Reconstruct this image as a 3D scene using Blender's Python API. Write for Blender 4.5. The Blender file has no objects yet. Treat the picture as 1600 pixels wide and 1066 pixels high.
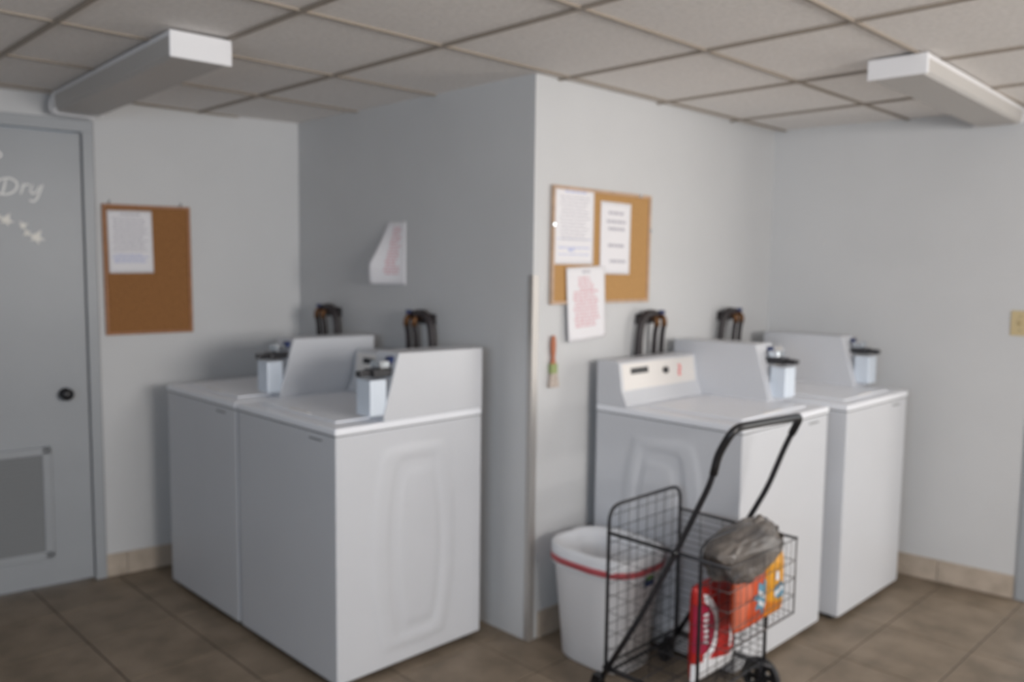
import bpy, bmesh, math, random
from mathutils import Vector, Matrix, noise

S = bpy.context.scene
C = S.collection
PI = math.pi

# ------------------------------------------------------------------ camera
cam_d = bpy.data.cameras.new('camera')
cam = bpy.data.objects.new('camera', cam_d); C.objects.link(cam)
S.camera = cam
CAMP = Vector((-2.3151, -2.2313, 1.489))
yaw, pitch, roll = math.radians(45.3224), math.radians(5.1871), math.radians(0.7147)
F = Vector((math.cos(yaw) * math.cos(pitch), math.sin(yaw) * math.cos(pitch), -math.sin(pitch)))
R = Vector((math.sin(yaw), -math.cos(yaw), 0)); U = R.cross(F)
R2 = R * math.cos(roll) + U * math.sin(roll); U2 = -R * math.sin(roll) + U * math.cos(roll)
M = Matrix((R2, U2, -F)).transposed().to_4x4(); M.translation = CAMP
cam.matrix_world = M
cam_d.sensor_width = 36; cam_d.lens = 1313.44 / 1600 * 36
cam_d.clip_start = 0.05
cam_d.dof.use_dof = True; cam_d.dof.focus_distance = 1.12; cam_d.dof.aperture_fstop = 3.1

# ------------------------------------------------------------------ world, daylight, exposure
w = bpy.data.worlds.new('world'); S.world = w; w.use_nodes = True
bg = w.node_tree.nodes['Background']; bg.inputs[0].default_value = (0.75, 0.87, 1.0, 1); bg.inputs[1].default_value = .9
S.view_settings.view_transform = 'Standard'; S.view_settings.look = 'None'
S.view_settings.exposure = 0.0; S.view_settings.gamma = 1.0; S.view_settings.use_curve_mapping = False

def area(name, loc, target, sx, sy, power, col):
    l = bpy.data.lights.new(name, 'AREA'); l.shape = 'RECTANGLE'; l.size = sx; l.size_y = sy; l.energy = power; l.color = col
    o = bpy.data.objects.new(name, l); C.objects.link(o); o.location = loc
    o.rotation_euler = (Vector(target) - Vector(loc)).to_track_quat('-Z', 'Y').to_euler()
    return o
# daylight: the open doorway in the east wall just past the frame's right edge, a high south window, an added cool fill from the unseen west side
area('daylight_east_doorway', (3.05, -3.35, 1.35), (.2, -.1, 1.25), 1.3, 1.9, 40, (1.0, 0.925, 0.83))
area('daylight_south_window', (-.95, -4.32, 1.68), (-.8, 0, 1.85), 1.6, .75, 104, (1.0, 0.955, 0.91))
area('added_west_fill', (-4.15, -2.3, 1.55), (.3, -0.5, 1.45), 1.8, .9, 36, (0.74, 0.86, 1.0))

# ------------------------------------------------------------------ materials
def mat(name, col, rough=.6, metal=0, noise_amt=0, noise_scale=20, bump=0, bump_scale=200, spec=.5, alpha=1, trans=0, col2=None):
    m = bpy.data.materials.new(name); m.use_nodes = True
    nt = m.node_tree; b = nt.nodes['Principled BSDF']
    b.inputs['Base Color'].default_value = (*col, 1); b.inputs['Roughness'].default_value = rough
    b.inputs['Metallic'].default_value = metal; b.inputs['Specular IOR Level'].default_value = spec
    b.inputs['Alpha'].default_value = alpha; b.inputs['Transmission Weight'].default_value = trans
    tc = nt.nodes.new('ShaderNodeTexCoord')
    if noise_amt or col2:
        n = nt.nodes.new('ShaderNodeTexNoise'); n.inputs['Scale'].default_value = noise_scale; n.inputs['Detail'].default_value = 5
        nt.links.new(tc.outputs['Object'], n.inputs['Vector'])
        r = nt.nodes.new('ShaderNodeValToRGB')
        c2 = col2 if col2 else tuple(min(1, c * (1 + noise_amt)) for c in col)
        c1 = col if col2 else tuple(c * (1 - noise_amt) for c in col)
        r.color_ramp.elements[0].color = (*c1, 1); r.color_ramp.elements[1].color = (*c2, 1)
        r.color_ramp.elements[0].position = .35; r.color_ramp.elements[1].position = .65
        nt.links.new(n.outputs['Fac'], r.inputs[0]); nt.links.new(r.outputs[0], b.inputs['Base Color'])
    if bump:
        n2 = nt.nodes.new('ShaderNodeTexNoise'); n2.inputs['Scale'].default_value = bump_scale
        bp = nt.nodes.new('ShaderNodeBump'); bp.inputs['Strength'].default_value = bump; bp.inputs['Distance'].default_value = .002
        nt.links.new(tc.outputs['Object'], n2.inputs['Vector'])
        nt.links.new(n2.outputs['Fac'], bp.inputs['Height']); nt.links.new(bp.outputs[0], b.inputs['Normal'])
    return m
MT = dict(
    wall=mat('wall_paint', (.59, .597, .607), .5, noise_amt=.015, noise_scale=3, bump=.35, bump_scale=90),
    wallback=mat('wall_dark_low_bounce', (.30, .30, .31), .6),  # unseen back walls, darkened to cut bounced light
    door=mat('door_paint', (.34, .36, .385), .40, noise_amt=.02, noise_scale=4),
    louver=mat('louver_paint', (.20, .21, .22), .5),
    ceil=mat('ceiling_tile', (.82, .79, .765), .85, noise_amt=.05, noise_scale=60, bump=.5, bump_scale=300),
    bar=mat('ceiling_bar', (.30, .255, .21), .5),
    tile=mat('floor_tile', (.175, .138, .100), .5, spec=.3, col2=(.26, .205, .152), noise_scale=7),
    grout=mat('grout', (.08, .06, .05), .9),
    basetile=mat('base_tile', (.40, .335, .27), .45, col2=(.50, .425, .35), noise_scale=14),
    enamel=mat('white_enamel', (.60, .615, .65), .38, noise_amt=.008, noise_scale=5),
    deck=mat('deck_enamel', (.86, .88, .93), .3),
    plate=mat('panel_plate', (.76, .73, .70), .3),
    vault=mat('vault_metal', (.70, .77, .86), .35, metal=.15),
    chrome=mat('chrome', (.75, .80, .85), .15, metal=1),
    darkmetal=mat('dark_metal', (.06, .06, .065), .3, metal=.6),
    black=mat('black_plastic', (.012, .012, .014), .35),
    blackwire=mat('black_coated_wire', (.016, .016, .02), .38),
    greywire=mat('grey_wire', (.09, .085, .085), .35, metal=.3),
    rubber=mat('rubber', (.018, .018, .02), .6),
    hose=mat('hose', (.028, .022, .024), .5),
    brass=mat('brass', (.16, .075, .03), .45, metal=.6),
    blue=mat('blue_plastic', (.02, .035, .12), .4),
    cork=mat('cork', (.30, .135, .045), .9, noise_amt=.18, noise_scale=120, bump=.4, bump_scale=300),
    cork2=mat('cork_light', (.47, .265, .10), .9, noise_amt=.12, noise_scale=120, bump=.4, bump_scale=300),
    wood=mat('frame_wood', (.36, .16, .07), .5, noise_amt=.1, noise_scale=30),
    wood2=mat('frame_wood_pale', (.52, .36, .25), .5, noise_amt=.1, noise_scale=30),
    paper=mat('paper', (.83, .82, .85), .7),
    pink=mat('pink_print', (.74, .52, .56), .8),
    greyprint=mat('grey_print', (.45, .44, .50), .8),
    blueprint=mat('blue_print', (.52, .56, .78), .8),
    steel=mat('steel_guard', (.50, .48, .46), .45, metal=.6),
    lampwhite=mat('lamp_enamel', (.80, .80, .82), .45),
    lampdiff=mat('lamp_diffuser', (.52, .50, .48), .5),
    almond=mat('almond_plastic', (.56, .45, .25), .4),
    bin=mat('bin_plastic', (.86, .86, .88), .4),
    liner=mat('bin_liner', (.80, .81, .84), .35, bump=.6, bump_scale=25),
    red_band=mat('red_band', (.62, .12, .14), .45),
    decal=mat('white_decal', (.92, .92, .90), .6),
    decalgold=mat('cream_decal', (.92, .90, .84), .6),
    green=mat('green_label', (.16, .30, .08), .5), navy=mat('navy_label', (.03, .05, .14), .5),
    red=mat('red_pack', (.42, .012, .009), .5), maroon=mat('maroon_print', (.33, .015, .05), .35),
    orange=mat('orange_pack', (.56, .075, .018), .5), salmon=mat('salmon_print', (.60, .15, .08), .5),
    yellow=mat('yellow_pack', (.72, .33, .02), .5), orange2=mat('amber_print', (.66, .22, .02), .4),
    splash=mat('blue_splash', (.12, .30, .42), .4), white=mat('white_print', (.72, .73, .76), .4),
    bag=mat('grey_film', (.075, .068, .066), .38, col2=(.20, .175, .155), noise_scale=7, bump=.8, bump_scale=18),
    orangehandle=mat('brush_handle', (.45, .15, .07), .5), tan=mat('tan_bristle', (.50, .43, .38), .9, noise_amt=.2, noise_scale=90),
    greenband=mat('green_band', (.30, .36, .15), .6), beige=mat('beige_band', (.42, .28, .17), .6),
    digit=mat('red_digit', (.85, .12, .12), .5), glass=mat('glass', (1, 1, 1), .0, trans=1),
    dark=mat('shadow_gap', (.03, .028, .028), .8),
)

# ------------------------------------------------------------------ helpers
def obj(name, bm, m, parent=None, smooth=False, mx=None):
    me = bpy.data.meshes.new(name)
    bmesh.ops.recalc_face_normals(bm, faces=bm.faces)
    bm.to_mesh(me); bm.free()
    for mm in (m if isinstance(m, (list, tuple)) else [m]): me.materials.append(MT[mm])
    if smooth:
        for p in me.polygons: p.use_smooth = True
    o = bpy.data.objects.new(name, me); C.objects.link(o)
    if parent: o.parent = parent
    if mx is not None: o.matrix_local = mx
    return o
def tag(o, label=None, cat=None, group=None, kind=None):
    if label: o['label'] = label
    if cat: o['category'] = cat
    if group: o['group'] = group
    if kind: o['kind'] = kind
    return o
def thing(name, label, cat, loc=(0, 0, 0), rz=0, group=None):
    o = bpy.data.objects.new(name, None); C.objects.link(o); o.location = loc; o.rotation_euler = (0, 0, rz)
    o.empty_display_size = .1
    return tag(o, label, cat, group)
def struct(name, bm, m, parent=None, **k):
    o = obj(name, bm, m, parent, **k)
    if not parent: o['kind'] = 'structure'
    return o
def box(bm, a, b, bev=0, seg=2, mi=0):
    a, b = Vector(a), Vector(b)
    r = bmesh.ops.create_cube(bm, size=1)
    vs = r['verts']
    for v in vs:
        v.co = Vector(((a.x + b.x) / 2 + v.co.x * (b.x - a.x), (a.y + b.y) / 2 + v.co.y * (b.y - a.y), (a.z + b.z) / 2 + v.co.z * (b.z - a.z)))
    fs = list({f for v in vs for f in v.link_faces})
    if bev:
        es = list({e for v in vs for e in v.link_edges})
        r = bmesh.ops.bevel(bm, geom=es, offset=bev, segments=seg, profile=.6, affect='EDGES')
        fs = list(set([f for f in fs if f.is_valid] + r['faces']))
    for f in fs: f.material_index = mi
    return bm
def B(a, b, bev=0, seg=2): return box(bmesh.new(), a, b, bev, seg)
def prism(bm, pts, axis, lo, hi, bev=0):
    """pts are 2D in the plane across axis (x: y,z ; y: x,z ; z: x,y)"""
    def P(p, t):
        return {'x': (t, p[0], p[1]), 'y': (p[0], t, p[1]), 'z': (p[0], p[1], t)}[axis]
    n = len(pts)
    v0 = [bm.verts.new(P(p, lo)) for p in pts]; v1 = [bm.verts.new(P(p, hi)) for p in pts]
    fs = [bm.faces.new(v0), bm.faces.new(v1[::-1])]
    for i in range(n): fs.append(bm.faces.new((v0[i], v0[(i + 1) % n], v1[(i + 1) % n], v1[i])))
    bmesh.ops.recalc_face_normals(bm, faces=fs)
    if bev:
        es = list({e for f in fs for e in f.edges})
        bmesh.ops.bevel(bm, geom=es, offset=bev, segments=2, profile=.6, affect='EDGES')
    return bm
def smoothpath(pts, n=6, closed=False):
    pts = [Vector(p) for p in pts]; out = []
    m = len(pts)
    for i in range(m if closed else m - 1):
        if closed: p0, p1, p2, p3 = pts[i - 1], pts[i], pts[(i + 1) % m], pts[(i + 2) % m]
        else: p0, p1, p2, p3 = pts[max(i - 1, 0)], pts[i], pts[i + 1], pts[min(i + 2, m - 1)]
        for k in range(n):
            t = k / n
            out.append(.5 * ((2 * p1) + (p2 - p0) * t + (2 * p0 - 5 * p1 + 4 * p2 - p3) * t * t + (3 * p1 - p0 - 3 * p2 + p3) * t ** 3))
    if not closed: out.append(pts[-1])
    return out
def fillet(pts, r, n=5, closed=False):
    """round the corners of a polyline"""
    pts = [Vector(p) for p in pts]; out = []; m = len(pts)
    for i in range(m):
        if not closed and i in (0, m - 1): out.append(pts[i]); continue
        p, a, b = pts[i], pts[i - 1], pts[(i + 1) % m]
        da, db = (a - p), (b - p)
        rr = min(r, da.length * .45, db.length * .45)
        s, e = p + da.normalized() * rr, p + db.normalized() * rr
        for k in range(n + 1):
            t = k / n; out.append((1 - t) ** 2 * s + 2 * t * (1 - t) * p + t * t * e)
    return out
def tube(bm, pts, r, seg=8, closed=False, caps=True):
    pts = [Vector(p) for p in pts]; n = len(pts)
    rs = r if isinstance(r, (list, tuple)) else [r] * n
    rings = []; prev = None
    for i, p in enumerate(pts):
        if closed: t = (pts[(i + 1) % n] - pts[i - 1])
        else: t = pts[min(i + 1, n - 1)] - pts[max(i - 1, 0)]
        if t.length < 1e-9: t = Vector((0, 0, 1))
        t.normalize()
        if prev is None:
            a = Vector((0, 0, 1)) if abs(t.z) < .9 else Vector((1, 0, 0))
            u = t.cross(a).normalized()
        else:
            u = (prev - t * prev.dot(t)).normalized()
        prev = u; v = t.cross(u)
        rings.append([bm.verts.new(p + (u * math.cos(2 * PI * k / seg) + v * math.sin(2 * PI * k / seg)) * rs[i]) for k in range(seg)])
    for i in range(n if closed else n - 1):
        a, b = rings[i], rings[(i + 1) % n]
        for k in range(seg): bm.faces.new((a[k], a[(k + 1) % seg], b[(k + 1) % seg], b[k]))
    if caps and not closed: bm.faces.new(rings[0][::-1]); bm.faces.new(rings[-1])
    return bm
def T(pts, r, seg=8, **k): return tube(bmesh.new(), pts, r, seg, **k)
def loft(bm, rings, cap0=True, cap1=True):
    vr = [[bm.verts.new(p) for p in ring] for ring in rings]; n = len(rings[0])
    for a, b in zip(vr, vr[1:]):
        for k in range(n): bm.faces.new((a[k], a[(k + 1) % n], b[(k + 1) % n], b[k]))
    if cap0: bm.faces.new(vr[0][::-1])
    if cap1: bm.faces.new(vr[-1])
    return bm

# ------------------------------------------------------------------ room shell
HC = 2.1985
LB, LC, SA, SD = 1.703, 1.8115, -.1329, -.0994
def ya(x): return LB + SA * x            # wall A: y along x (turned a little out of square)
def xd(y): return LC + SD * y            # wall D
WX, SY = -4.0, -4.2
FX = [-4.1, -3.72, -3.36, -3.01, -2.66, -2.31, -1.96, -1.61, -1.26, -.915, -.53, -.15, .32, .79, 1.21, 1.72, 2.1, 2.45, 2.8, 3.15, 3.5, 3.85, 4.2, 4.55]
FY = [-4.3, -3.97, -3.63, -3.29, -2.95, -2.61, -2.27, -1.93, -1.59, -1.25, -.92, -.56, -.197, .12, .43, .75, 1.17, 1.53, 1.93, 2.35]
bm = B((-4.3, -4.5, -.08), (4.6, 2.6, -.004)); struct('floor', bm, 'grout')
bm = bmesh.new(); g = .0028
for x0, x1 in zip(FX, FX[1:]):
    for y0, y1 in zip(FY, FY[1:]):
        box(bm, (x0 + g, y0 + g, -.006), (x1 - g, y1 - g, 0), .0012, 1)
fl = bpy.data.objects['floor']; obj('floor_tiling', bm, 'tile', fl)
# ceiling: lay-in tiles over a bar grid
CXS = [-4.0, -3.5, -3.0, -2.5, -1.98, -1.47, -1.02, -.5, .13, .77, 1.37, 2.0]
CYS = [-4.2, -3.55, -2.95, -2.35, -1.75, -1.14, -.65, -.055, .59, 1.17, 1.75, 2.3]
bm = B((-4.2, -4.4, HC + .004), (2.4, 2.5, HC + .06)); struct('ceiling', bm, 'ceil')
bm = bmesh.new()
for x in CXS: box(bm, (x - .008, -4.2, HC - .004), (x + .008, 2.3, HC + .006), .001, 1)
for y in CYS: box(bm, (-4.0, y - .0065, HC - .0035), (2.1, y + .0065, HC + .006), .001, 1)
# wall angle
obj('ceiling_bars', bm, 'bar', bpy.data.objects['ceiling'])
# walls
def wall(name, pts, z0=-.02, z1=HC + .05):
    return struct(name, prism(bmesh.new(), pts, 'z', z0, z1), 'wall')
# north-west wall A with the door opening (door x -1.82..-1.01)
DX0, DX1, DZ = -1.86, -1.005, 2.055
bm = bmesh.new()
prism(bm, [(DX1, ya(DX1)), (.02, ya(.02)), (.02, ya(.02) + .12), (DX1, ya(DX1) + .12)], 'z', -.02, HC + .05)
prism(bm, [(WX - .1, ya(WX - .1)), (DX0, ya(DX0)), (DX0, ya(DX0) + .12), (WX - .1, ya(WX - .1) + .12)], 'z', -.02, HC + .05)
prism(bm, [(DX0, ya(DX0)), (DX1, ya(DX1)), (DX1, ya(DX1) + .12), (DX0, ya(DX0) + .12)], 'z', DZ, HC + .05)
struct('wall_north', bm, 'wall')
bm = prism(bmesh.new(), [(0, 0), (0, ya(0) + .1), (.1, ya(0) + .1), (.1, .1), (xd(0) + .1, .1), (xd(0) + .1, 0)], 'z', -.02, HC + .05, 0)
struct('wall_pillar', bm, 'wall').name = 'wall_middle'
# wall D with its door opening y -2.12..-1.265
bm = bmesh.new(); E0, E1 = -3.3, -1.262
prism(bm, [(xd(E1), E1), (xd(.02), .02), (xd(.02) + .12, .02), (xd(E1) + .12, E1)], 'z', -.02, HC + .05)
prism(bm, [(xd(SY), SY), (xd(E0), E0), (xd(E0) + .12, E0), (xd(SY) + .12, SY)], 'z', -.02, HC + .05)
prism(bm, [(xd(E0), E0), (xd(E1), E1), (xd(E1) + .12, E1), (xd(E0) + .12, E0)], 'z', 2.05, HC + .05)
struct('wall_east', bm, 'wall')
# south wall, openings: door x .2..1.8 z 0..2.05 ; window x -2.1..-.3 z .75..1.95
bm = bmesh.new()
for a, b in (((WX - .1, SY - .1, 0), (-1.8, SY, HC)), ((0, SY - .1, 0), (2.4, SY, HC)),
             ((-1.8, SY - .1, 0), (0, SY, 1.2)), ((-1.8, SY - .1, 2.1), (0, SY, HC))):
    box(bm, a, b)
struct('wall_south', bm, 'wallback')
bm = bmesh.new()
for a, b in (((WX - .1, SY, 0), (WX, -3.3, HC)), ((WX - .1, -1.3, 0), (WX, 2.4, HC)), ((WX - .1, -3.3, 0), (WX, -1.3, 1.0)), ((WX - .1, -3.3, 2.05), (WX, -1.3, HC))):
    box(bm, a, b)
struct('wall_west', bm, 'wallback')
def winframe(bm, o, u, w_, z0, z1, t=.045):
    """frame along u from o"""
    o = Vector(o); u = Vector(u).normalized(); n = Vector((-u.y, u.x, 0))
    def bar(s0, s1, a, b):
        c = [o + u * s0 - n * .03, o + u * s1 - n * .03, o + u * s1 + n * .03, o + u * s0 + n * .03]
        prism(bm, [(p.x, p.y) for p in c], 'z', a, b)
    bar(0, t, z0, z1); bar(w_ - t, w_, z0, z1); bar(t, w_ - t, z0, z0 + t); bar(t, w_ - t, z1 - t, z1); bar(w_ / 2 - t / 2, w_ / 2 + t / 2, z0 + t, z1 - t)
for nm, o, u, w_, z0, z1 in (('window_1', (-1.8, SY - .05, 0), (1, 0, 0), 1.8, 1.2, 2.1), ('added_window', (WX - .05, -3.3, 0), (0, 1, 0), 2.0, 1.0, 2.05)):  # the west frame is unseen, added to go with the cool fill
    bm = bmesh.new(); winframe(bm, o, u, w_, z0, z1); struct(nm, bm, 'steel')

# tile baseboards: separate tiles drawn in one mesh per wall
def base_along(name, p0, p1, n, splits, h=.108, t=.011):
    bm = bmesh.new(); p0, p1 = Vector(p0), Vector(p1); n = Vector(n).normalized(); d = p1 - p0
    ss = [0] + splits + [1]
    for a, b in zip(ss, ss[1:]):
        q0 = p0 + d * a + d.normalized() * .0015; q1 = p0 + d * b - d.normalized() * .0015
        prism(bm, [(q0.x, q0.y), (q1.x, q1.y), ((q1 + n * t).x, (q1 + n * t).y), ((q0 + n * t).x, (q0 + n * t).y)], 'z', .002, h, .0015)
    return struct(name, bm, 'basetile')
base_along('baseboard_north', (-.968, ya(-.968), 0), (-.01, ya(-.01), 0), (-.13, -1, 0), [.10, .42, .75])
base_along('baseboard_west', (-3.98, ya(-3.98), 0), (-1.905, ya(-1.905), 0), (-.13, -1, 0), [.17, .34, .51, .68, .85])
base_along('baseboard_east', (xd(-.01), -.01, 0), (xd(-1.208), -1.208, 0), (-1, -.1, 0), [.22, .50, .735])
base_along('baseboard_middle', (.048, 0, 0), (1.8, 0, 0), (0, -1, 0), [.16, .36, .56, .76])
# steel corner guard on the projecting corner
bm = bmesh.new()
prism(bm, [(-.002, .022), (-.002, -.002), (.03, -.002), (.03, 0), (0, 0), (0, .022)], 'z', 0, 1.45)
tag(struct('trim_1', bm, 'steel'), 'steel corner guard')

# ------------------------------------------------------------------ door 1 (grey, louvred, at the left)
ang = math.atan(SA)
def wallA(x, off=0, z=0):      # matrix with local x along wall, -y into the room
    m = Matrix.Rotation(ang, 4, 'Z'); m.translation = Vector((x, ya(x), z)) + m.to_3x3() @ Vector((0, -off, 0)); return m
k = 1 / math.cos(ang)
bm = bmesh.new()
W = (DX1 - DX0) * k
MA = wallA(DX0)
box(bm, (.008, .004, .012), (W - .008, .044, DZ - .008), .002, 1)
d1 = struct('door_1', bm, 'door', mx=MA)
# louvre vent set in the lower part
VX1 = W - .17; VX0 = .17
bm = bmesh.new()
for a, b in (((VX0, -.010, .142), (VX0 + .035, .004, .65)), ((VX1 - .035, -.010, .142), (VX1, .004, .65)), ((VX0, -.010, .142), (VX1, .004, .175)), ((VX0, -.010, .617), (VX1, .004, .65))):
    box(bm, a, b, .002, 1)
obj('vent_frame', bm, 'door', d1)
bm = bmesh.new()
box(bm, (VX0 + .03, -.001, .17), (VX1 - .03, .003, .62))
for i in range(22):
    z = .18 + i * .02
    prism(bm, [(-.001, z), (-.0075, z - .006), (-.0075, z + .002), (-.001, z + .014)], 'x', VX0 + .035, VX1 - .035)
obj('louver', bm, 'louver', d1)
bm = bmesh.new()
kx = W - .103 * k - .0
prof = [(.0, .0), (.026, .0), (.026, -.006), (.012, -.010), (.011, -.028), (.024, -.038), (.028, -.052), (.022, -.064), (.0, -.067)]
rings = [[(W - .103 + r * math.cos(2 * PI * i / 24), .004 + y, .886 + r * math.sin(2 * PI * i / 24)) for i in range(24)] for r, y in prof if r > 0]
loft(bm, rings)
tag(obj('door_knob', bm, 'black', d1, smooth=True), 'black door knob')
# decals: the end of a script word and a few birds
def pxA(u, v):     # decal drawing grid: 1 unit = 2.39 mm, origin at word's left
    return Vector((W - .319 * k + u * .00239, .0022, 1.824 - (v - 283) * .00243))
def stroke(bm, pts, r):
    q = smoothpath([pxA(*p) for p in pts], 6)
    n = len(q); tube(bm, q, [1.2 * r * (.6 + .4 * math.sin(PI * (i + .6) / (n + .2))) for i in range(n)], 6)
bm = bmesh.new()
stroke(bm, [(9, 283), (6, 296), (2, 309)], .0042)
stroke(bm, [(-4, 287), (6, 281), (18, 281), (26, 288), (24, 299), (14, 307), (2, 309), (-5, 306)], .0044)
stroke(bm, [(36, 288), (34, 297), (31, 307)], .0040)
stroke(bm, [(32, 302), (37, 292), (43, 289), (46, 292)], .0036)
stroke(bm, [(51, 289), (47, 299), (50, 305), (57, 300), (62, 290)], .0038)
stroke(bm, [(67, 288), (62, 301), (56, 314), (50, 319), (45, 316)], .0042)
stroke(bm, [(-9, 232), (0, 236), (3, 241), (-3, 247), (-9, 247)], .0040)
for v in bm.verts: v.co.y = .004 - (.004 - v.co.y) * .25 - .0002
obj('painted_lettering', bm, 'decal', d1)
bm = bmesh.new()
def bird(u, v, s, a):
    shp = [(0, 0), (5, -7), (8, -16), (11, -8), (14, -3), (24, -2), (15, 3), (19, 10), (10, 7), (2, 12), (4, 5), (-9, 4)]
    ca, sa = math.cos(a), math.sin(a)
    vs = []
    for x, y in shp:
        x -= 7; p = pxA(u + s * (x * ca - y * sa), v + s * (x * sa + y * ca)); vs.append((p.x, p.z))
    prism(bm, vs, 'y', .0015, .0045)
bird(6, 352, .85, .5); bird(33, 361, .55, 1.2); bird(38, 375, .5, -.4); bird(53, 381, .95, .55); bird(-14, 345, .9, .2)
obj('bird_decals', bm, 'decalgold', d1)
# casing
bm = bmesh.new()
box(bm, (W - .004, -.014, 0), (W + .044, .02, DZ + .05), .003, 1)
box(bm, (-.044, -.014, 0), (.004, .02, DZ + .05), .003, 1)
box(bm, (-.044, -.016, DZ - .004), (W + .044, .02, DZ + .05), .003, 1)
struct('trim_2', bm, 'door', mx=MA)
# casing of the open doorway at the right edge
angD = math.atan2(1, SD) - PI / 2   # local y-axis runs along wall D
MD = Matrix.Rotation(-math.atan(SD), 4, 'Z'); MD.translation = (xd(E1), E1, 0)
Wd = (E1 - E0) / math.cos(math.atan(SD))
bm = bmesh.new()
box(bm, (-.014, -.004, 0), (.02, .048, 2.1), .003, 1); box(bm, (-.014, -Wd - .048, 0), (.02, -Wd + .004, 2.1), .003, 1); box(bm, (-.015, -Wd - .048, 2.046), (.02, .048, 2.1), .003, 1)
struct('trim_3', bm, 'door', mx=MD)
# light switch on wall D
swp = thing('light_switch', 'almond plastic light switch plate on the right wall', 'light switch', (xd(-1.163), -1.163, 1.257), -math.atan(SD))
obj('cover_plate', B((-.006, -.037, -.056), (0, .037, .056), .002, 2), 'almond', swp)
bm = bmesh.new(); prism(bm, [(-.006, -.012), (-.006, .012), (-.018, .010), (-.016, .002)], 'y', -.0045, .0045); obj('toggle', bm, 'almond', swp)
for z in (-.03, .03): obj('screw', T([(-.0055, 0, z), (-.0075, 0, z)], .003, 10), 'darkmetal', swp)

# ------------------------------------------------------------------ ceiling lamps
def lamp(name, p0, p1, w_, h, label):
    p0, p1 = Vector((*p0, HC - .004)), Vector((*p1, HC - .004)); d = p1 - p0; L = d.length
    t = thing(name, label, 'ceiling light', p0, math.atan2(d.y, d.x), 'ceiling strip lights')
    bm = bmesh.new()
    box(bm, (.012, -w_ / 2 + .004, -.018), (L - .012, w_ / 2 - .004, 0), .002, 1)
    obj('housing', bm, 'lampwhite', t)
    bm = bmesh.new()
    prism(bm, [(-w_ / 2 + .004, -.016), (-w_ / 2 + .006, -h + .012), (-w_ / 2 + .018, -h + .001), (w_ / 2 - .018, -h + .001), (w_ / 2 - .006, -h + .012), (w_ / 2 - .004, -.016)], 'x', .012, L - .012)
    obj('diffuser', bm, 'lampdiff', t)
    for a in (0, L - .013): obj('end_cap', B((a, -w_ / 2, -h), (a + .013, w_ / 2, -.0005), .005, 3), 'lampwhite', t)
    return t
ll = lamp('strip_light', (-1.112, .385), (-1.055, 1.72), .198, .082, 'long switched-off ceiling strip light at the left, above the grey door')
obj('cable', T(smoothpath([(1.325, .085, -.01), (1.35, .10, -.03), (1.355, .10, -.075), (1.36, .06, -.085), (1.37, -.08, -.086)], 5), .005, 6), 'lampwhite', ll, smooth=True)
lamp('strip_light', (.60, -1.085), (1.86, -1.045), .195, .068, 'long switched-off ceiling strip light at the right, ending at the right wall')

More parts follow.
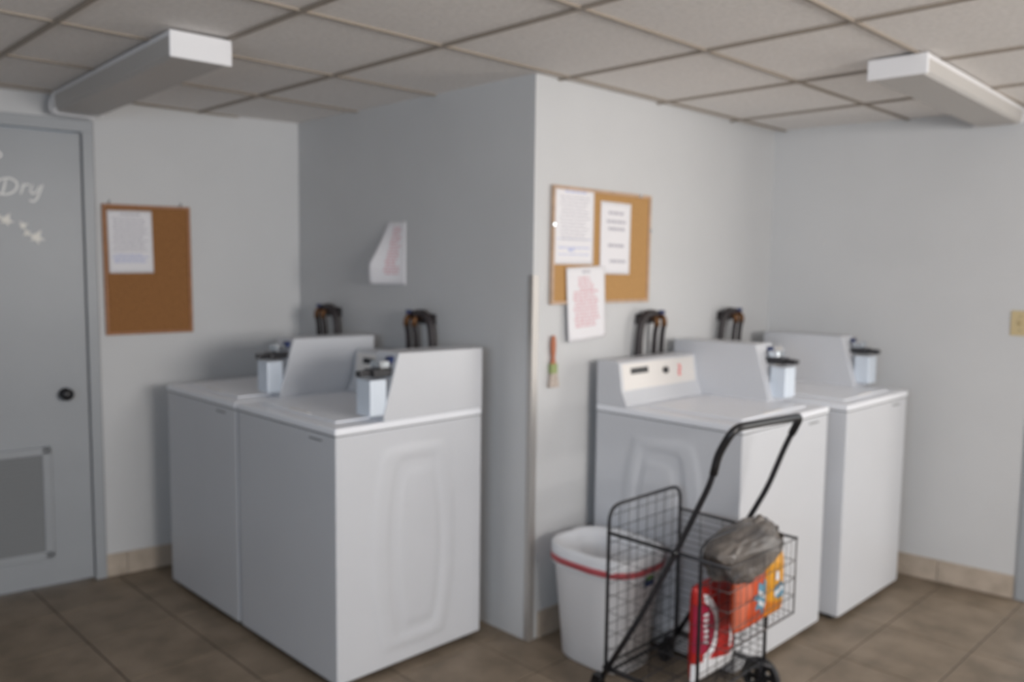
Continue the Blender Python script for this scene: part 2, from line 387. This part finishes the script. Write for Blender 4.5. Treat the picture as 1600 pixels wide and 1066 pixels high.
# ------------------------------------------------------------------ washers
def emboss(s, z):
    """relief depth at distance s from the front, height z"""
    def band(c, w0, wm, zc, h, soft):
        q = (z - zc) / h
        wz = w0 + (wm - w0) * max(0, 1 - q * q)
        a, b = abs(s - c) - wz, abs(z - zc) - h
        kk = .02
        dd = max(a, b) + kk * math.log(1 + math.exp(-abs(a - b) / kk)) * .5
        t = min(1, max(0, -dd / soft)); return t * t * (3 - 2 * t)
    return .0055 * band(.335, .15, .20, .455, .385, .03) - .0055 * band(.345, .10, .14, .455, .345, .025) + .0045 * band(.355, .07, .105, .45, .30, .025)
def washer(loc, rz, W, label, D=.667):
    t = thing('washing_machine', label, 'washing machine', loc, rz, 'coin-operated top-load washing machines')
    H0, H1, H = .024, .900, .930
    # body: shell with embossed side sheets; local x right, y=0 back, y=-D front
    bm = bmesh.new()
    box(bm, (.004, -D, H0), (W - .004, 0, H1), .006, 2)
    NS, NZ = 64, 88
    for side in (0, 1):
        grid = []
        for i in range(NS + 1):
            s = .012 + (D - .024) * i / NS; col_ = []
            for j in range(NZ + 1):
                z = H0 + .012 + (H1 - H0 - .024) * j / NZ
                e = emboss(s, z) + .0008
                x = (.004 - e) if side == 0 else (W - .004 + e)
                col_.append(bm.verts.new((x, -D + s, z)))
            grid.append(col_)
        for i in range(NS):
            for j in range(NZ): bm.faces.new((grid[i][j], grid[i + 1][j], grid[i + 1][j + 1], grid[i][j + 1]))
    body = obj('cabinet', bm, 'enamel', t)
    for p in body.data.polygons:
        if len(p.vertices) == 4 and p.area < .001: p.use_smooth = True
    # top deck and lid
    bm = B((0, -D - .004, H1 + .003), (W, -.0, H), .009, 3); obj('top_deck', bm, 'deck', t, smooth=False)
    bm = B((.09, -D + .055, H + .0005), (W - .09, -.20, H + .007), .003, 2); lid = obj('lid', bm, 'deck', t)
    obj('lid_grip', B((W / 2 - .07, -D + .062, H + .0065), (W / 2 + .07, -D + .075, H + .010), .001, 1), 'plate', lid)
    obj('seam_strip', B((.006, -D + .001, H1 - .002), (W - .006, -.004, H1 + .004)), 'louver', t)
    obj('maker_badge', B((W - .17, -D - .002, H1 - .026), (W - .09, -D + .001, H1 - .020), .0005, 1), 'louver', t)
    obj('under_gap_shade', B((.03, -D + .03, .008), (W - .03, -.03, .03)), 'dark', t)  # dark block stands in for the shade in the gap under the cabinet
    for x in (.05, W - .05):
        for y in (-D + .05, -.05): obj('foot', T([(x, y, 0), (x, y, .028)], .018, 12), 'rubber', t)
    # shallow control panel
    pan = [(0, H + .001), (0, H + .178), (-.095, H + .182), (-.112, H + .172), (-.128, H + .06), (-.152, H + .012), (-.152, H + .001)]
    CW = .135
    bm = prism(bmesh.new(), pan, 'x', .004, W - CW, .003); cp = obj('control_panel', bm, 'enamel', t)
    def onp(x0, x1, f0, f1, off, m, nm, lab=None):    # patch on the sloping face, f 0 bottom 1 top
        a = Vector((0, -.128, H + .06)); b = Vector((0, -.112, H + .172)); n = Vector((0, -1, .14)).normalized()
        bm = bmesh.new(); vs = []
        for x in (x0, x1):
            for f in (f0, f1):
                for o_ in (0, off): vs.append(bm.verts.new(Vector((x, 0, 0)) + a.lerp(b, f) + n * o_))
        bmesh.ops.convex_hull(bm, input=vs)
        return tag(obj(nm, bm, m, cp), lab)
    onp(.02, W - CW - .02, .03, .97, .0012, 'plate', 'face_plate')
    onp(.072, .188, .58, .80, .003, 'black', 'display_window', 'black display window')
    n = Vector((0, -1, .14)).normalized(); a = Vector((.305, -.119, H + .125))
    obj('start_button', T([a, a + n * .012], .014, 16), 'black', cp)
    # coin meter case with cut-back front, right end
    prof = [(0, H), (0, H + .235), (-.402, H + .240), (-.468, H + .022), (-.468, H)]
    cc = obj('coin_case', prism(bmesh.new(), prof, 'x', W - CW, W - .002, .003), 'enamel', t)
    bx = W - CW / 2
    obj('coin_vault', B((bx - .028, -.522, H + .022), (bx + .058, -.452, H + .150), .005, 2), 'vault', cc)
    bm = B((bx - .012, -.50, H + .158), (bx + .05, -.42, H + .186), .004, 2)
    sl = obj('coin_slide', bm, 'darkmetal', cc)
    obj('slide_handle', B((bx + .004, -.548, H + .161), (bx + .036, -.498, H + .183), .005, 2), 'darkmetal', sl)
    obj('slide_block', B((bx - .01, -.475, H + .187), (bx + .05, -.432, H + .214), .004, 2), 'chrome', cc)
    bm = bmesh.new(); tube(bm, [(bx + .03, -.395, H + .214), (bx + .03, -.428, H + .214)], .014, 14); obj('lock', bm, 'blue', cc)
    # red price digits on the case's room-side face are drawn on the panel end
    return t, cp
LW = -.772 + .667
w1, _ = washer((LW, .872, 0), -PI / 2, .707, 'nearer of the two left washers, embossed side panel facing the viewer')
w2, _ = washer((LW, 1.545, 0), -PI / 2, .660, 'farther of the two left washers, beside the left wall and grey door')
w3, cp3 = washer((.315, -.062, 0), 0, .68, 'right-hand washer beside the white trash bin, control panel with black display')
w4, _ = washer((1.073, -.105, 0), 0, .645, 'right-hand washer farthest along, next to the bare right wall')
# red mark beside the button on the panel (seen only on this machine)
bm = bmesh.new()
for z0, z1, x in ((.006, .022, 0), (.026, .042, .010)): box(bm, (x - .0035, -.0015, z0), (x + .0035, .001, z1)); 
for z in (.003, .023, .044): box(bm, (-.003, -.0015, z - .003), (.013, .001, z + .003))
o = obj('price_digit', bm, 'digit', cp3); o.location = (.405, -.1255, .93 + .095); o.rotation_euler = (-.14, 0, 0)

# ------------------------------------------------------------------ hose hookups on the wall
def hookup(loc, rz, label):
    """local x along the wall, -y into the room; drain hose on the +x side"""
    t = thing('hose_hookup', label, 'hose hookup', loc, rz, 'water hookups on the wall behind the washers')
    bm = bmesh.new(); box(bm, (-.10, -.012, -.045), (.06, 0, .0), .002, 1); obj('mounting_plate', bm, 'hose', t)
    for i, x in enumerate((-.075, -.02)):
        bm = T([(x, -.01, -.015), (x, -.05, -.015), (x, -.058, -.025), (x, -.06, -.055)], [.012, .013, .013, .014], 12)
        v = obj('valve', bm, 'brass', t, smooth=True)
        obj('valve_handle', T([(x, -.045, -.002), (x, -.045, .014)], .015, 10), 'blue' if i == 0 else 'hose', v)
        obj('supply_hose', T(smoothpath([(x, -.058, -.05), (x, -.050, -.10), (x - .005, -.042, -.2), (x - .002, -.036, -.33)], 6), .012, 8), 'hose', t, smooth=True)
    pts = smoothpath([(-.05, -.03, -.005), (-.01, -.045, .002), (.035, -.048, .0), (.068, -.046, -.03), (.082, -.044, -.085), (.084, -.040, -.18), (.082, -.036, -.33)], 6)
    obj('drain_hose', T(pts, .0175, 10), 'hose', t, smooth=True)
    return t
hookup((0, .635, 1.272), -PI / 2, 'dark hoses hooked on the grey wall behind the nearer left washer')
hookup((0, 1.365, 1.268), -PI / 2, 'dark hoses hooked on the grey wall behind the farther left washer')
def mirror_hook(loc, label):
    t = hookup(loc, 0, label); t.scale = (-1, 1, 1); return t
mirror_hook((.705, 0, 1.282), 'dark hoses on the wall under the three-notice cork board')
mirror_hook((1.365, 0, 1.274), 'dark hoses on the wall nearest the right room corner')

# ------------------------------------------------------------------ notice boards and papers
def board(name, W, H, mx, label, cork, wood):
    t = thing(name, label, 'notice board', (0, 0, 0)); t.matrix_world = mx
    obj('cork_panel', B((.008, -.009, .008), (W - .008, -.001, H - .008)), cork, t)
    bm = bmesh.new(); f = .013
    for a, b in (((0, -.016, 0), (f, 0, H)), ((W - f, -.016, 0), (W, 0, H)), ((f, -.016, 0), (W - f, 0, f)), ((f, -.016, H - f), (W - f, 0, H))): box(bm, a, b, .002, 1)
    obj('frame', bm, wood, t)
    return t
def rotY(a): return Matrix.Rotation(a, 4, 'Y')
ba = board('cork_board', .388, .600, wallA(-.934, .002, 1.142) @ rotY(-.006), 'tall brown cork board with one notice, on the left wall by the door', 'cork', 'wood')
for x in (.03, .345): obj('hanging_hook', T([(x, -.004, .592), (x + .003, -.006, .610), (x + .006, -.001, .618)], .0022, 6), 'darkmetal', ba)
MC = Matrix.Translation((.088, -.002, 1.336)) @ rotY(.004)
bc = board('cork_board', .632, .462, MC, 'light brown cork board on the projecting wall, holding overlapping white notices', 'cork2', 'wood2')
for x, z in ((.004, .31), (.628, .31), (.55, .455)): obj('corner_clip', B((x - .008, -.020, z - .008), (x + .008, -.014, z + .008), .003, 2), 'chrome', bc)

def sheet(name, W, H, mx, label, rows, bend=.0, group='printed notices on the cork board', seed=1, curl=None, side=0):
    """a paper sheet, x right, z up from its lower left corner, -y to the room; rows: (z fraction, x0, x1, height, material)"""
    t = thing(name, label, 'notice', (0, 0, 0), 0, group); t.matrix_world = mx
    def P(u, v, o=0):
        x, z = u * W, v * H
        y = -.0008 - o - bend * (1 - v) ** 2 * (.6 + .4 * math.sin(5 * u))
        if curl: x, y, z = curl(u, v, x, y - 0, z)
        return (x, y, z)
    N = 14
    bm = bmesh.new()
    gv = [[[bm.verts.new(P(i / N, j / N, o)) for j in range(N + 1)] for i in range(N + 1)] for o in (0, .0006)]
    for q in gv:
        for i in range(N):
            for j in range(N): bm.faces.new((q[i][j], q[i + 1][j], q[i + 1][j + 1], q[i][j + 1]))
    for i in range(N):
        for (a, b) in (((i, 0), (i + 1, 0)), ((i, N), (i + 1, N)), ((0, i), (0, i + 1)), ((N, i), (N, i + 1))):
            bm.faces.new((gv[0][a[0]][a[1]], gv[0][b[0]][b[1]], gv[1][b[0]][b[1]], gv[1][a[0]][a[1]]))
    obj('paper_sheet', bm, 'paper', t, smooth=True)
    rnd = random.Random(seed); by = {}
    for (v, u0, u1, h, m) in rows:
        u = u0
        while u < u1 - .01:
            wd = min(u1 - u, rnd.uniform(.05, .14))
            bmx = by.setdefault((m, v if m != 'pink' and h >= .005 else 0), bmesh.new())
            dv = h / H / 2
            k0, k1 = u, u + wd
            q = [[bmx.verts.new(P(a, b, .0009)) for b in (v - dv, v + dv)] for a in (k0, (k0 + k1) / 2, k1)]
            for a in (0, 1): bmx.faces.new((q[a][0], q[a + 1][0], q[a + 1][1], q[a][1]))
            u = k1 + .022
    for (m, _), bmx in by.items(): obj('printed_text', bmx, m, t)
    obj('pin', T([P(.5, .965, .0005), P(.5, .965, .004)], .0035, 10), 'plate', t)
    return t
def lines(v0, v1, n, u0, u1, h, m, seed=0):
    r = random.Random(seed); return [(v1 + (v0 - v1) * i / (n - 1), u0 + r.uniform(0, .05), u1 - r.uniform(0, .14), h, m) for i in range(n)]
sheet('notice_sheet', .193, .287, wallA(-.913, .0115, 1.427) @ rotY(-.014), 'white notice with faint print on the tall left cork board',
      [(.94, .3, .75, .006, 'greyprint')] + lines(.36, .88, 14, .1, .9, .0035, 'greyprint', 1) + lines(.18, .29, 4, .08, .9, .006, 'blueprint', 2), group='printed notices', seed=3)
sheet('notice_sheet', .234, .300, Matrix.Translation((.103, -.0115, 1.493)), 'white notice with blue heading, upper left on the light cork board',
      [(.95, .25, .8, .007, 'blueprint')] + lines(.33, .88, 13, .12, .9, .0032, 'greyprint', 4) + [(.335, .05, .95, .0025, 'blueprint'), (.22, .1, .9, .006, 'blueprint'), (.19, .35, .5, .012, 'blueprint'), (.13, .1, .9, .0042, 'blueprint')], group='printed notices', seed=5)
sheet('notice_sheet', .200, .298, Matrix.Translation((.378, -.0115, 1.456)) @ rotY(.012), 'white notice with short bold lines, upper right of the three on the light cork board',
      [(.85, .25, .75, .012, 'greyprint'), (.73, .2, .85, .012, 'greyprint'), (.63, .25, .8, .012, 'greyprint'), (.40, .25, .8, .012, 'greyprint'), (.18, .3, .85, .012, 'greyprint')], bend=.006, group='printed notices', seed=7)
sheet('notice_sheet', .236, .296, Matrix.Translation((.182, -.0185, 1.184)) @ rotY(-.045) , 'white notice with pink text hanging below the light cork board',
      [(.93, .4, .6, .008, 'greyprint')] + lines(.70, .85, 4, .28, .72, .010, 'pink', 8) + lines(.20, .66, 11, .15, .85, .010, 'pink', 9), bend=.012, group='printed notices', seed=9)
def curl(u, v, x, y, z):
    a = (1 - u) ** 1.6
    out = a * (.004 + .070 * min(1, (1 - v) * 1.5) ** 1.3 * (1 - .25 * max(0, .3 - v) / .3))
    x2 = x + (1 - u) * (.004 + .075 * max(0, v - .1) / .9) 
    return (x2, y - out, z)
MB_ = Matrix.Rotation(-PI / 2, 4, 'Z'); MB_.translation = (-.001, .995, 1.392)
sheet('notice_sheet', .205, .283, MB_, 'curling white notice with pink text taped to the dark grey wall above the left washers',
      lines(.18, .9, 16, .36, .80, .010, 'pink', 10), curl=curl, group='printed notices', seed=11)

# small brush hanging on wall C
br = thing('hand_brush', 'small upright brush with orange-brown handle hanging on the wall edge', 'brush', (.108, 0, 1.01))
bm = bmesh.new(); rings = []
for z, a, b in ((.205, .004, .004), (.198, .010, .007), (.17, .014, .008), (.14, .012, .008), (.12, .008, .007), (.10, .012, .008), (.092, .016, .009)):
    rings.append([(a * math.cos(2 * PI * i / 16), -.012 + b * math.sin(2 * PI * i / 16), z) for i in range(16)])
loft(bm, rings); obj('handle', bm, 'orangehandle', br, smooth=True)
obj('ferrule', B((-.017, -.022, .055), (.017, -.002, .094), .003, 2), 'greenband', br)
bm = prism(bmesh.new(), [(-.017, .056), (.017, .056), (.026, .012), (.028, 0), (-.024, 0), (-.02, .02)], 'y', -.021, -.003, .002)
obj('bristles', bm, 'tan', br)

# ------------------------------------------------------------------ trash bin
def sq(cx, cy, a, b, z, n=48, p=3.2, rip=0, sd=0, rz=0):
    out = []
    for i in range(n):
        t = 2 * PI * i / n; c, s = math.cos(t), math.sin(t)
        r = (abs(c) ** p + abs(s) ** p) ** (-1 / p)
        rr = 1 + rip * noise.noise(Vector((c * 3, s * 3, z * 30 + sd)))
        x, y = a * c * r * rr, b * s * r * rr
        out.append((cx + x * math.cos(rz) - y * math.sin(rz), cy + x * math.sin(rz) + y * math.cos(rz), z + rip * .12 * noise.noise(Vector((c * 4 + 7, s * 4, sd)))))
    return out
bn = thing('trash_bin', 'white plastic trash bin lined with a white bag with red drawstring', 'trash bin', (.13, -.285, 0))
bm = bmesh.new()
loft(bm, [sq(0, 0, .118, .150, .0), sq(0, 0, .125, .157, .008), sq(0, 0, .158, .192, .418), sq(0, 0, .162, .196, .425), sq(0, 0, .162, .196, .438), sq(0, 0, .152, .186, .438), sq(0, 0, .146, .18, .40), sq(0, 0, .115, .147, .02)])
obj('bin_body', bm, 'bin', bn, smooth=True)
bm = bmesh.new()
loft(bm, [sq(0, 0, .160, .194, .362, rip=.03, sd=3), sq(0, 0, .1665, .2005, .375, rip=.02, sd=3), sq(0, 0, .168, .202, .41, rip=.02, sd=1), sq(0, 0, .168, .202, .438, rip=.02, sd=2), sq(0, 0, .158, .192, .4475, rip=.05, sd=5), sq(0, 0, .145, .178, .435, rip=.05, sd=5), sq(0, 0, .13, .165, .36, rip=.14, sd=6), sq(0, 0, .10, .13, .26, rip=.25, sd=7), sq(0, 0, .06, .08, .20, rip=.3, sd=8)], cap0=False)
ln = obj('bin_liner', bm, 'liner', bn, smooth=True)
bm = bmesh.new()
a = sq(0, 0, .1695, .2035, .404, rip=.015, sd=3); b = sq(0, 0, .1690, .203, .380, rip=.015, sd=3); c = sq(0, 0, .166, .200, .380); d = sq(0, 0, .166, .200, .404)
loft(bm, [a, b, c, d], False, False); obj('drawstring', bm, 'red_band', ln, smooth=True)
lb = obj('label_sticker', B((-.027, -.003, -.036), (.027, 0, .004), .001, 1), 'navy', bn); lb.location = (.005, -.1945, .365); lb.rotation_euler = (.08, 0, .0)
obj('label_print', B((-.020, -.0038, -.012), (.020, -.0025, .024), .001, 1), 'green', lb)

# ------------------------------------------------------------------ shopping cart
XL, XR = -.151, .265; YA, YB, YF = -.515, -.873, -.972; ZB, ZR = .142, .60
ct = thing('shopping_cart', 'black folding wire shopping cart with tall handle, in front of the washers', 'shopping cart', ((XL + XR) / 2, (YA + YB) / 2, 0))
off = Vector(ct.location)
def cobj(nm, bm, m, parent=None, smooth=True):
    o = obj(nm, bm, m, parent or ct, smooth)
    if parent is None: o.data.transform(Matrix.Translation(-off))
    else: o.data.transform(Matrix.Translation(-off))
    return o
# end panels: tube frame with wire grid, tops higher than the rails
def end_panel(y, ztop, nm):
    P = fillet([(XL, y, ZB - .01), (XL, y, ztop), (XR, y, ztop), (XR, y, ZB - .01)], .06, 6)
    bm = T(P, .0062, 8); tube(bm, [(XL, y, ZB), (XR, y, ZB)], .004, 6)
    f = cobj(nm, bm, 'blackwire')
    bm = bmesh.new()
    for i in range(1, 8):
        x = XL + (XR - XL) * i / 8; tube(bm, [(x, y - .003, ZB), (x, y - .003, ztop)], .0013, 5)
    z = ZB + .045
    while z < ztop - .01:
        ins = 0 if z < ztop - .05 else .02
        tube(bm, [(XL + ins, y, z), (XR - ins, y, z)], .0013, 5); z += .047
    cobj('wire_grid', bm, 'blackwire', f)
end_panel(YA, .690, 'end_frame'); end_panel(YB, .655, 'end_frame')
# side panels
def side_panel(x, step, r):
    bm = bmesh.new()
    z = ZB
    while z < ZR - .005: tube(bm, [(x, YA, z), (x, YB, z)], r, 5); z += step
    for i in range(1, 4):
        y = YA + (YB - YA) * i / 4; tube(bm, [(x, y, ZB), (x, y, ZR)], r, 5)
    cobj('side_grid', bm, 'blackwire')
side_panel(XL, .062, .0011); side_panel(XR, .0245, .0013)
# floor grid
bm = bmesh.new()
for i in range(19):
    x = XL + (XR - XL) * i / 18; tube(bm, [(x, YA, ZB), (x, YB, ZB)], .0018, 5)
for i in range(6):
    y = YA + (YB - YA) * i / 5; tube(bm, [(XL, y, ZB - .003), (XR, y, ZB - .003)], .0022, 5)
cobj('floor_grid', bm, 'blackwire')
# top rails running past the near panel, with end caps
for x in (XL, XR):
    bm = T([(x, YA + .004, ZR), (x, YF - .003, ZR)], .0066 if x == XL else .005, 8)
    cobj('top_rail', bm, 'blackwire')
    cobj('bottom_rail', T([(x, YA + .01, ZB - .012), (x, YB - .03, ZB - .012)], .0075, 8), 'blackwire')
# small front basket
bm = bmesh.new(); ZF = .345
for z in (ZF, ZF + .06, ZF + .12, ZF + .18):
    tube(bm, [(XL, YB, z), (XL, YF, z), (XR, YF, z), (XR, YB, z)], .0016, 5)
tube(bm, [(XL, YF, ZF), (XR, YF, ZF)], .003, 6)
tube(bm, [(XR, YF, ZF), (XR, YF, ZR)], .003, 6); tube(bm, [(XL, YF, ZR - .03), (XL, YF, ZR)], .003, 6)
for i in range(1, 12):
    x = XL + (XR - XL) * i / 12; tube(bm, [(x, YB, ZF), (x, YF, ZF), (x, YF, ZR - .005)], .0010, 5)
tube(bm, [(XL, YF, ZR), (XR, YF, ZR)], .002, 6)
cobj('front_basket', bm, 'greywire')
# handle frame
h = [(XL, -.490, .075), (XL, -.651, .350), (XL, -.781, .600), (XL, -.897, .845), (XL, -.919, .935), (XL, -.968, 1.022), (XR, -.968, 1.008), (XR, -.919, .905), (XR, -.862, .753), (XR, -.781, .600), (XR, -.651, .350), (XR, -.490, .075)]
P = fillet(h, .045, 6)
cobj('handle_frame', T(P, .0094, 10), 'blackwire')
g = fillet([(XL, -.905, .872), (XL, -.919, .935), (XL, -.968, 1.022), (XR, -.968, 1.008), (XR, -.938, .945)], .045, 6)
cobj('foam_grip', T(g, .0125, 12), 'black')
for x in (XL, XR): cobj('pivot_bolt', T([(x - .014, -.781, .6), (x + .014, -.781, .6)], .010, 10), 'black')
# wheels
def wheel(x, y, r, wd, holes, parent=None):
    bm = bmesh.new(); NA, NR = 96, 26
    r0 = r * .80
    def keep(ri, ai):
        rr, aa = ri, ai
        for k in range(holes):
            ha = 2 * PI * k / holes + .35
            if math.hypot(rr * math.cos(aa) - r * .50 * math.cos(ha), rr * math.sin(aa) - r * .50 * math.sin(ha)) < r * .125: return False
        return True
    hw = wd * .22
    V = {}
    def gv(i, j, s):
        kx = (i, j % NA, s)
        if kx not in V:
            rr = r0 * i / NR; aa = 2 * PI * j / NA
            V[kx] = bm.verts.new((s * hw, rr * math.cos(aa), rr * math.sin(aa)))
        return V[kx]
    kept = {(i, j) for i in range(3, NR) for j in range(NA) if keep(r0 * (i + .5) / NR, 2 * PI * (j + .5) / NA)}
    for (i, j) in kept:
        for s in (-1, 1): bm.faces.new((gv(i, j, s), gv(i + 1, j, s), gv(i + 1, j + 1, s), gv(i, j + 1, s)))
        for (di, dj, e) in ((-1, 0, ((i, j), (i, j + 1))), (1, 0, ((i + 1, j), (i + 1, j + 1))), (0, -1, ((i, j), (i + 1, j))), (0, 1, ((i, j + 1), (i + 1, j + 1)))):
            nb = (i + di, (j + dj) % NA)
            if nb not in kept: bm.faces.new((gv(*e[0], -1), gv(*e[1], -1), gv(*e[1], 1), gv(*e[0], 1)))
    tube(bm, [(-wd * .55, 0, 0), (wd * .55, 0, 0)], r * .17, 16)
    for v in bm.verts: v.co += Vector((x, y, r))
    o = cobj('wheel', bm, 'black', parent, smooth=False)
    bm = bmesh.new(); prof = [(r * .78, -wd * .42), (r * .95, -wd * .5), (r, -wd * .3), (r, wd * .3), (r * .95, wd * .5), (r * .78, wd * .42)]
    NT = 48; rings = [[(x + px, y + pr * math.cos(2 * PI * k / NT), r + pr * math.sin(2 * PI * k / NT)) for pr, px in prof] for k in range(NT)]
    loft(bm, rings + [rings[0]], False, False); bmesh.ops.remove_doubles(bm, verts=bm.verts, dist=1e-5)
    t_ = obj('tire', bm, 'rubber', o, smooth=True); t_.data.transform(Matrix.Translation(-off))
    return o
wheel(XR + .024, -.852, .070, .022, 6); wheel(XL - .024, -.852, .070, .022, 6)
cobj('axle', T([(XL - .034, -.852, .07), (XR + .034, -.852, .07)], .005, 8), 'darkmetal')
for x in (XL, XR):
    cobj('wheel_strut', T([(x, -.852, .062), (x, YB + .004, ZB + .01)], .008, 8), 'blackwire')
    wheel(x, -.470, .032, .018, 0)
    bm = bmesh.new()
    for s in (-1, 1): prism(bm, [(-.500, .085), (-.470, .095), (-.452, .04), (-.476, .024), (-.498, .05)], 'x', x + s * .0145 - .002, x + s * .0145 + .002)
    box(bm, (x - .0165, -.505, .080), (x + .0165, -.468, .100), .003, 1)
    cobj('caster_fork', bm, 'black', smooth=False)
cobj('cross_bar', T([(XL, -.500, .10), (XR, -.500, .10)], .006, 8), 'blackwire')

# ------------------------------------------------------------------ shopping in the cart
def pouch(nm, label, cat, W, H, Tk, loc, rz, tilt, m, prints):
    t = thing(nm, label, cat, loc, rz); t.rotation_euler = (tilt, 0, rz)
    def P(u, v, s, o=0):
        q = max(0, (1 - abs(u) ** 3)) * max(0, 1 - abs(v) ** 4)
        wr = .003 * noise.noise(Vector((u * 3, v * 3, s + W * 10)))
        return (u * W / 2 * (1 - .04 * (1 - abs(v))), s * (Tk / 2 * q ** .5 + o) + wr * q, (v + 1) / 2 * H)
    N = 36
    bm = bmesh.new()
    for s in (-1, 1):
        gr = [[bm.verts.new(P(-1 + 2 * i / N, -1 + 2 * j / N, s)) for j in range(N + 1)] for i in range(N + 1)]
        for i in range(N):
            for j in range(N): bm.faces.new((gr[i][j], gr[i + 1][j], gr[i + 1][j + 1], gr[i][j + 1]))
    bmesh.ops.remove_doubles(bm, verts=bm.verts, dist=1e-5)
    obj('film', bm, m, t, smooth=True)
    N = 90
    for pi, (nm2, m2, f) in enumerate(prints):
        bm = bmesh.new(); V = {}
        def gv(i, j):
            if (i, j) not in V: V[(i, j)] = bm.verts.new(P(-1 + 2 * i / N, -1 + 2 * j / N, -1, .0012 + .0006 * pi))
            return V[(i, j)]
        for i in range(N):
            for j in range(N):
                if f(-1 + 2 * (i + .5) / N, -1 + 2 * (j + .5) / N): bm.faces.new((gv(i, j), gv(i + 1, j), gv(i + 1, j + 1), gv(i, j + 1)))
        if len(bm.faces): obj(nm2, bm, m2, t, smooth=True)
        else: bm.free()
    return t
def ell(u, v, a, b, ra, rb): return ((u - a) / ra) ** 2 + ((v - b) / rb) ** 2
pouch('laundry_pack', 'red laundry pack with white curved stripes, in the cart under the grey bag', 'laundry pack', .245, .325, .075, (.052, -.795, ZB + .008), 0, -.0, 'red', [
    ('white_base', 'white', lambda u, v: v < -.60 - .06 * math.sin(3 * u)),
    ('white_arc', 'white', lambda u, v: 1 < ell(u, v, -.9, .12, .52, .55) < 1.75 and u > -.75),
    ('maroon_roundel', 'maroon', lambda u, v: ell(u, v, -.85, .12, .45, .50) < 1),
    ('roundel_lettering', 'white', lambda u, v: abs(u + .72) < .07 and -.22 < v < .46 and (v * 9) % 1 > .35),
    ('white_slash', 'white', lambda u, v: abs(u - .50 - .10 * v) < .10 * (1 - abs(v - .1)) and -.5 < v < .62),
])
pouch('laundry_pack', 'orange laundry pack with blue and white burst, in the cart front basket', 'laundry pack', .185, .190, .058, (.048, -.925, .349), 0, 0, 'orange', [
    ('salmon_print', 'salmon', lambda u, v: u < -.45 + .12 * math.sin(4 * v) and abs(v) < .8),
    ('burst', 'splash', lambda u, v: ell(u, v, .42, .02, .52 + .12 * math.sin(9 * math.atan2(v, u - .42)), .50 + .12 * math.sin(7 * math.atan2(v, u - .42))) < 1),
    ('burst_lettering', 'white', lambda u, v: (abs(v - .10 + .5 * (u - .35)) < .09 or abs(v + .22 + .5 * (u - .35)) < .08) and abs(u - .35) < .27),
])
pouch('laundry_pack', 'yellow laundry pack with a blue burst, at the right end of the cart basket', 'laundry pack', .118, .205, .046, (.200, -.925, .349), 0, 0, 'yellow', [
    ('amber_base', 'orange2', lambda u, v: v < -.55 - .15 * u),
    ('burst', 'splash', lambda u, v: ell(u, v, .15, -.18, .62, .26 + .06 * math.sin(8 * math.atan2(v + .18, u))) < 1),
    ('burst_lettering', 'white', lambda u, v: abs(v + .16 - .2 * u) < .08 and abs(u + .05) < .42),
    ('white_corner', 'white', lambda u, v: -.4 < u < -.05 and .2 < v < .5),
])
# crumpled grey bag
bg_ = thing('plastic_bag', 'crumpled grey plastic bag on top of the packs in the cart', 'plastic bag', (.075, -.885, .488))
bm = bmesh.new(); bmesh.ops.create_icosphere(bm, subdivisions=5, radius=1)
for v in bm.verts:
    p = v.co.copy()
    n1 = noise.noise(p * 1.3 + Vector((3, 1, 0))); n2 = abs(noise.noise(p * 2.6 + Vector((0, 5, 2)))); n3 = abs(noise.noise(p * 5.5))
    k_ = 1 + .16 * n1 - .16 * n2 - .07 * n3
    e = lambda c: math.copysign(abs(c) ** .75, c)
    v.co = Vector((e(p.x) * .185, e(p.y) * .085, e(p.z) * .082 + .012 * p.x)) * k_ + Vector((0, 0, .092 + .05 * p.x * (p.x > 0) * (p.z < 0)))
obj('bag_film', bm, 'bag', bg_, smooth=True)
bm = bmesh.new()
pts = smoothpath([(.06, .01, .13), (.075, .0, .165), (.105, .0, .175), (.125, .005, .15), (.13, .01, .12)], 6)
tube(bm, pts, [.012 + .005 * math.sin(i * 1.3) for i in range(len(pts))], 8)
obj('bag_handle', bm, 'bag', bg_, smooth=True)
